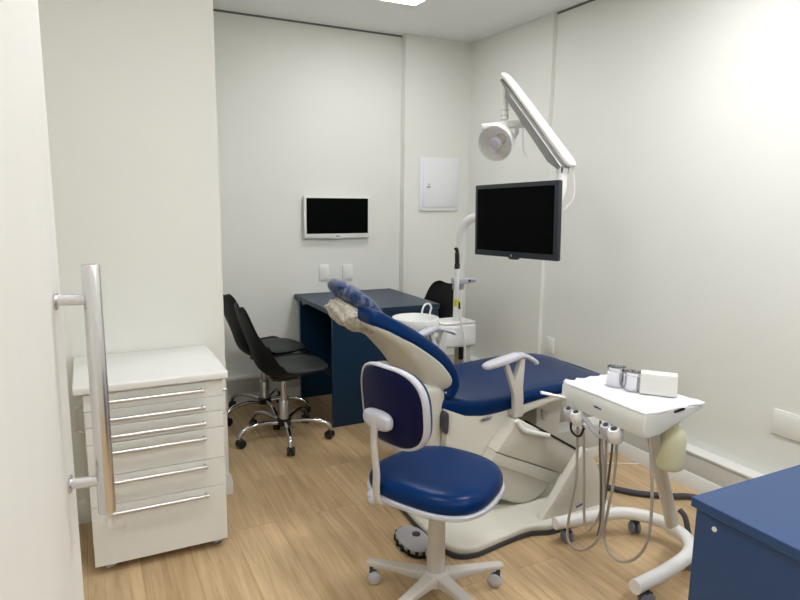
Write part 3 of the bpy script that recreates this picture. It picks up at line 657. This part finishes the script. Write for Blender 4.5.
# ------------------------------------------------------------------ instrument cart
t = cart = thing('instrument_cart', 'white instrument cart on curved tube base with hanging grey hoses', 'instrument cart', (1.9, 1.65, 0))
trp = [(1.612, .742), (1.618, .750), (1.93, .750), (1.934, .742), (1.93, .732), (1.75, .685), (1.70, .668), (1.640, .662), (1.618, .668), (1.612, .69)]
MB().prism([(x if x < 1.8 else x-.03, z) for x, z in trp], 1.385, 1.790, 'xz', .010, 3).build('tray_body', M['tray'], t)
MB().box((1.6105, 1.590, .706), (1.6135, 1.612, .713), .0005, 1).box((1.6105, 1.578, .705), (1.6135, 1.588, .711), .0005, 1).build('printed_mark', M['inkblue'], t)
MB().prism([(1.75, .738), (1.80, .742), (1.80, .748), (1.75, .744)], 1.381, 1.3865, 'xz').build('drain_slot', M['black'], t)
mb = MB().tube(sm([(1.625, 1.765, .690), (1.60, 1.775, .700), (1.575, 1.795, .703), (1.535, 1.815, .712)], 5), [.010]*5+[.009]*6+[.012]*5, 12, True, (.5, 1.2))
mb.build('tray_lever', M['white'], t)
# rail and instrument holders
MB().tube(sm([(1.622, 1.75, .655), (1.622, 1.66, .640), (1.625, 1.615, .610), (1.628, 1.570, .605), (1.632, 1.50, .645)], 6), .010, 12).build('holder_rail', M['lgray'], t)
for yy, zz, r_ in ((1.735, .640, .022), (1.695, .640, .024), (1.545, .640, .023), (1.505, .640, .026)):
    ho = MB().lathe([(r_*.7, -.030), (r_, -.018), (r_*1.05, .010), (r_*.8, .024), (r_*.45, .024), (r_*.4, .0)], (1.612, yy, zz), (-.35, 0, 1), 20).box((1.606, yy-.011, zz+.012), (1.645, yy+.011, zz+.027), .004).build('instrument_holder', M['lgray'] if r_ < .0235 else M['white'], t)
    MB().lathe([(.0001, 0), (r_*.42, 0), (r_*.42, .003), (.0001, .003)], (1.604, yy, zz+.023), (-.35, 0, 1), 14).build('holder_socket', M['dgray'], ho)
MB().tube(sm([(1.612, 1.725, .612), (1.605, 1.715, .585), (1.605, 1.69, .572), (1.605, 1.665, .580), (1.612, 1.655, .612)], 6), .0045, 8).build('cable_ring', M['black'], t)
A_ = [(1.630,1.707,0.603),(1.630,1.702,0.484),(1.630,1.699,0.384),(1.630,1.725,0.218),(1.630,1.722,0.121),(1.630,1.665,0.110),(1.630,1.605,0.155),(1.630,1.564,0.218),(1.630,1.551,0.303),(1.630,1.561,0.443),(1.630,1.578,0.552),(1.630,1.595,0.640)]
B_ = [(1.640,1.691,0.607),(1.640,1.674,0.473),(1.640,1.658,0.277),(1.640,1.645,0.222),(1.640,1.630,0.209),(1.640,1.611,0.231),(1.640,1.580,0.291),(1.640,1.566,0.381),(1.640,1.565,0.459),(1.640,1.569,0.554),(1.640,1.576,0.64)]
C_ = [(1.650,1.534,0.640),(1.650,1.530,0.548),(1.650,1.531,0.452),(1.650,1.549,0.327),(1.650,1.560,0.234),(1.650,1.543,0.183),(1.650,1.504,0.161),(1.650,1.456,0.173),(1.650,1.399,0.227),(1.650,1.364,0.314),(1.650,1.361,0.454),(1.650,1.378,0.589),(1.650,1.394,0.668)]
D_ = [(1.625, 1.590, .66), (1.626, 1.585, .56), (1.63, 1.572, .42), (1.64, 1.572, .27), (1.66, 1.60, .20), (1.70, 1.62, .28), (1.72, 1.62, .45), (1.73, 1.62, .68)]
for pts in (A_, B_, C_): MB().tube(sm(pts, 6), .0052, 10).build('hose', M['hose'], t, 70)
MB().tube(sm(D_, 6), .0045, 10).build('hose', M['hosed'], t, 70)['label'] = 'dark grey hose'
# post and tube base with casters
MB().tube([(1.735, 1.470, .690), (1.80, 1.50, .595), (2.150, 1.655, .075)], [.024, .025, .027], 20).build('post', M['beige'], t)
base = sm([(1.705, 1.885, .092), (1.80, 1.868, .092), (1.94, 1.850, .092), (2.03, 1.828, .092), (2.095, 1.772, .092), (2.130, 1.690, .092), (2.125, 1.60, .092), (2.095, 1.535, .092), (2.03, 1.482, .092), (1.93, 1.452, .092), (1.80, 1.430, .092), (1.668, 1.418, .092)], 7)
MB().tube(base, .0265, 20).build('base_tube', M['white'], t, 60)
for x, y in ((1.765, 1.872), (2.085, 1.80), (1.735, 1.420), (2.07, 1.505)):
    a = random.uniform(-.5, .5)
    ax = V((math.cos(a), math.sin(a), 0)) if y > 1.6 else V((.3, 1, 0)).normalized()
    cb = MB()
    for s_ in (-1, 1): cb.lathe([(.0001, 0), (.019, 0), (.0265, .003), (.0265, .013), (.021, .017), (.0001, .017)], V((x, y, .0275))+ax*.004*s_, ax*s_, 22)
    cs = cb.build('caster', M['castw'], t)
    MB().cyl((x, y, .035), (x, y, .072), .008).box((x-.016, y-.016, .044), (x+.016, y+.016, .056), .005).build('caster_stem', M['dgray'], cs)
# reservoir bottle under the tray end
bt = MB().lathe([(.0001, .448), (.036, .448), (.045, .455), (.049, .475), (.049, .560), (.044, .592), (.026, .612), (.020, .618), (.020, .640), (.0001, .640)], (1.870, 1.478, .028), seg=32).build('reservoir_bottle', M['bottle'], t, 60)
MB().lathe([(.024, .632), (.024, .690)], (1.870, 1.478, .028), seg=24).build('bottle_cap', M['pale'], t)

# things on the tray
t = thing('tray_liner', 'creased white paper sheet lying on the instrument tray', 'paper', (1.77, 1.60, .7505))
nx, ny = 16, 20; R = []
b = bmesh.new(); vs = []
for i in range(nx+1):
    row = []
    for j in range(ny+1):
        x = 1.614+(1.918-1.614)*i/nx; y = 1.382+(1.784-1.382)*j/ny; x = 1.614+(x-1.614)*.93
        x += .006*math.sin(j*1.3)*(i == 0)*0+.004*math.sin(j*.9)*(i == nx); y += .005*math.sin(i*1.1)*(j == 0)+.006*math.sin(i*1.7)*(j == ny)
        z = .7525+.0018*math.sin(x*90+y*20)*math.sin(y*40)+.0012*math.sin(y*130)
        if j == ny: z += .004+.006*max(0, math.sin(i*1.9))
        if i == nx and j < 6: z += .003
        row.append(b.verts.new((x, y, max(z, .7508))))
    vs.append(row)
for i in range(nx):
    for j in range(ny): b.faces.new((vs[i][j], vs[i+1][j], vs[i+1][j+1], vs[i][j+1]))
mb = MB(); mb._merge(b)
sh = mb.build('sheet', M['paper'], t, 60); so = sh.modifiers.new('thick', 'SOLIDIFY'); so.thickness = .0006; so.offset = -1
def steel_cup(x, y, label, r=.033, h=.072):
    t = thing('steel_cup', label, 'cup', (x, y, .755), 0, 'steel cups on the instrument tray')
    MB().lathe([(.0001, .0), (r*.95, .0), (r, .003), (r, h-.003), (r+.0015, h-.001), (r+.0015, h), (r-.001, h), (r-.002, h-.004), (r-.002, .004), (.0001, .003)], (x, y, .755), seg=36).build('cup_body', M['chrome'], t, 40)
    MB().lathe([(r+.0002, h*.80), (r+.0012, h*.82), (r+.0012, h*.85), (r+.0002, h*.87)], (x, y, .755), seg=36, cap=False).build('rim_band', M['alu'], t)
steel_cup(1.764, 1.662, 'left steel cup on the tray, the one farther from the tissue block', .034, .074)
steel_cup(1.782, 1.594, 'right steel cup on the tray, touching the white tissue block', .032, .070)
t = thing('tissue_block', 'white block of folded tissues standing on the tray beside the steel cups', 'tissues', (1.84, 1.515, .755))
mt = Matrix.Translation((1.826, 1.520, .755)) @ Matrix.Rotation(math.radians(-50), 4, 'Z')
MB().box((-.062, -.026, 0), (.062, .026, .078), .004, 2, mt).build('tissue_stack', M['tissue'], t)
mb = MB()
for k in range(1, 6): mb.box((-.0625, -.0265, .012*k-.0003), (.0625, .0265, .012*k+.0003), 0, 1, mt)
mb.build('fold_edges', M['paper'], t)

# ------------------------------------------------------------------ hoses and cables on the floor
tag(MB().tube(sm([(2.20, 2.20, .016), (2.23, 2.19, .016), (2.28, 2.150, .016), (2.373, 2.035, .016), (2.50, 1.945, .016), (2.572, 1.905, .016), (2.66, 1.80, .016)], 8), .0145, 12).build('suction_hose', M['dgray'], None), 'dark grey hose lying on the floor behind the instrument cart', 'hose')
tag(MB().tube(sm([(2.30, 2.47, .004), (2.437, 2.425, .004), (2.58, 2.355, .004), (2.668, 2.310, .004)], 6), .0035, 8).build('floor_cable', M['white'], None), 'thin white cable lying across the floor near the right wall', 'cable')
MB().tube(sm([(2.05, 2.04, .22), (2.10, 2.05, .17), (2.105, 2.04, .10), (2.12, 2.08, .06)], 6), .005, 8).build('power_cable', M['black'], dc)
tag(MB().tube(sm([(2.180, 1.655, .155), (2.180, 1.625, .135), (2.172, 1.59, .06), (2.17, 1.57, .018), (2.19, 1.50, .0125), (2.30, 1.42, .0125)], 6), .0115, 12).build('drain_hose', M['dgray'], None), 'short dark hose dropping beside the foot of the cart post', 'hose')

# ------------------------------------------------------------------ foot pedal
t = thing('foot_pedal', 'grey scalloped foot pedal on the floor at the edge of the chair base', 'foot pedal', (1.155, 2.11, 0))
o = [(1.158+x, 2.128+y) for x, y in selipse(.064, .104, 2.4, 36)]
MB().prism(o, .012, .038, 'xy', .008, 3).build('pedal_plate', M['grayp'], t)
MB().lathe([(.0001, .0), (.018, .0), (.018, .004), (.014, .006), (.0001, .006)], (1.178, 2.145, .038), seg=22).build('pedal_button', M['dgray'], t)
MB().prism([(1.158+(x-1.158)*.96, 2.128+(y-2.128)*.97) for x, y in o], 0, .016, 'xy').build('pedal_foot', M['black'], t)
for k in range(9):
    a = math.radians(95+k*24); p = V((1.158+.066*math.cos(a), 2.128+.106*math.sin(a), 0))
    MB().cyl(p+V((0, 0, .006)), p+V((0, 0, .031)), .0085, seg=12).build('bumper', M['black'], t)

# ------------------------------------------------------------------ dentist's stool
t = thing('dental_stool', 'blue round cornered stool with backrest on a pale five star base', 'stool', (1.07, 1.79, 0))
sx, sy = 1.055, 1.762
fwd = V((.89, .455, 0)).normalized(); lft = V((-fwd.y, fwd.x, 0))
so_ = selipse(.205, .212, 2.7, 48)
so_ = [(x, y*(1-.10*(x/.2))) for x, y in so_]
mt = Matrix.Translation((sx, sy, .022)) @ Matrix.Rotation(math.atan2(fwd.y, fwd.x), 4, 'Z')
MB().slab(so_, [(.90, .424), (1.02, .424), (1.055, .430), (1.055, .440), (1.03, .444), (.95, .444)], mt).build('seat_pan', M['lgray'], t, 50)
MB().slab(so_, [(.96, .441), (1.015, .446), (1.03, .458), (1.022, .474), (.998, .483), (.965, .490), (.92, .4955), (.86, .499), (.78, .5015), (.68, .503), (.5, .504), (.3, .504), (.1, .504)], mt).build('seat_cushion', M['vinyl'], t, 80)
# backrest: curved rounded panel
bfw = V((.965, .26, 0)).normalized(); rt = V((bfw.y, -bfw.x, 0)); bc = V((.862, 1.757, .775))
bo = [(x, z) for x, z in selipse(.156, .136, 3.0, 56)]
tilt = .10
def bpt(x, z, off):
    bow = .9*(x*x)                       # wraps toward the sitter
    return bc+rt*x+V((0, 0, z))+bfw*(bow-tilt*z+off)
def panel(scales):
    return MB().rings([[bpt(x*k, z*k, off) for x, z in bo] for k, off in scales])
panel([(.10, .010), (.50, .010), (.97, .006), (1.022, .002), (1.034, -.008), (1.026, -.018), (1.0, -.021), (.97, -.020), (.965, -.014), (.5, -.014), (.1, -.014)]).build('backrest_shell', M['lgray'], t, 50)
panel([(.10, -.026), (.5, -.026), (.80, -.025), (.91, -.022), (.955, -.017), (.965, -.012), (.3, -.012)]).build('backrest_rear_panel', M['navyback'], t, 70)
panel([(.10, .034), (.5, .036), (.85, .032), (.97, .020), (1.0, .006), (.3, .004)]).build('backrest_cushion', M['vinyl'], t, 70)
# bracket
pc = bpt(-.022, -.045, -.042)
qm = Matrix((tuple(rt), tuple(bfw), (0, 0, 1))).transposed()
MB().ell(pc, (.068, .022, .032), 2.8, 28, qm).build('bracket_pad', M['lgray'], t, 60)
lo_ = bc-bfw*.050+rt*(-.012)
pth = sm([pc-bfw*.012+V((0, 0, .01)), pc-bfw*.016+V((0, 0, -.08)), V((lo_.x, lo_.y, .55)), V((lo_.x+.002, lo_.y+.005, .49)), V((lo_.x+.012, lo_.y+.008, .450)), V((lo_.x+.06, lo_.y+.012, .436)), V((1.05, 1.785, .432))], 6)
MB().tube(pth, [.017]*20+[.019]*17, 14, True, (.6, 1.15)).build('backrest_bracket', M['pale'], t, 60)
MB().ell(V((lo_.x+.012, lo_.y+.03, .452)), (.030, .026, .024), 2.6, 22).build('adjust_knob', M['lgray'], t, 60)
bx, by = 1.068, 1.792
MB().box((bx-.08, by-.06, .412), (bx+.08, by+.06, .446), .01).build('seat_mechanism', M['lgray'], t)
MB().lathe([(.0235, .33), (.0235, .372), (.026, .375), (.026, .415)], (bx, by, 0), seg=26).build('piston_sleeve', M['pale'], t)
MB().lathe([(.034, .085), (.0335, .12), (.030, .325), (.028, .338), (.024, .340)], (bx, by, 0), seg=30).build('gas_column', M['pale'], t)
MB().lathe([(.045, .060), (.052, .072), (.050, .098), (.037, .114), (.034, .114)], (bx, by, 0), seg=30).build('hub', M['pale'], t)
for k in range(5):
    a = math.radians(-10+72*k); dx = V((math.cos(a), math.sin(a), 0)); dy = V((-dx.y, dx.x, 0)); c = V((bx, by, 0)); R = []
    for s_, w, z0, z1 in ((.02, .026, .062, .108), (.08, .023, .068, .104), (.16, .020, .073, .100), (.24, .018, .074, .096), (.262, .017, .074, .094), (.268, .014, .077, .091)):
        R.append([c+dx*s_+dy*x+V((0, 0, (z0+z1)/2+y)) for x, y in rrect(2*w, z1-z0, .008, 3)])
    MB().rings(R).build('leg', M['pale'], t)
    p = c+dx*.252; sw = a+[.9, .2, 2.1, .5, 1.35][k]; ax = V((math.cos(sw), math.sin(sw), 0)); fw2 = V((-ax.y, ax.x, 0)); c1 = p+fw2*.010+V((0, 0, .0255))
    cb = MB()
    for s_ in (-1, 1): cb.lathe([(.0001, 0), (.018, 0), (.0245, .003), (.0245, .014), (.019, .018), (.0001, .018)], c1+ax*.004*s_, ax*s_, 22)
    cs = cb.build('caster', M['lgray'], t)
    MB().cyl(p+V((0, 0, .04)), p+V((0, 0, .076)), .008).ell(c1+V((0, 0, .010)), (.013, .013, .018)).build('caster_stem', M['dgray'], cs)

# ------------------------------------------------------------------ camera, world, view
cam = bpy.data.cameras.new('camera'); co = bpy.data.objects.new('camera', cam); COL.objects.link(co)
yaw, pitch, roll, f = .4691, .1641, .0124, 622.83
fo_ = V((math.sin(yaw)*math.cos(pitch), math.cos(yaw)*math.cos(pitch), -math.sin(pitch)))
r0 = V((math.cos(yaw), -math.sin(yaw), 0)); u0 = r0.cross(fo_)
c_, s_ = math.cos(roll), math.sin(roll)
r1 = r0*c_+u0*s_; u1 = -r0*s_+u0*c_
co.matrix_world = Matrix(((r1.x, u1.x, -fo_.x, 0), (r1.y, u1.y, -fo_.y, 0), (r1.z, u1.z, -fo_.z, 1.45), (0, 0, 0, 1)))
cam.sensor_width = 36; cam.lens = f*36/800; cam.clip_start = .02
S.camera = co
w = bpy.data.worlds.new('world'); S.world = w; w.use_nodes = True
w.node_tree.nodes['Background'].inputs['Color'].default_value = (.8, .85, .9, 1); w.node_tree.nodes['Background'].inputs['Strength'].default_value = .3
S.view_settings.view_transform = 'Standard'; S.view_settings.look = 'None'; S.view_settings.gamma = 1
S.view_settings.use_curve_mapping = False; S.view_settings.exposure = 1.13
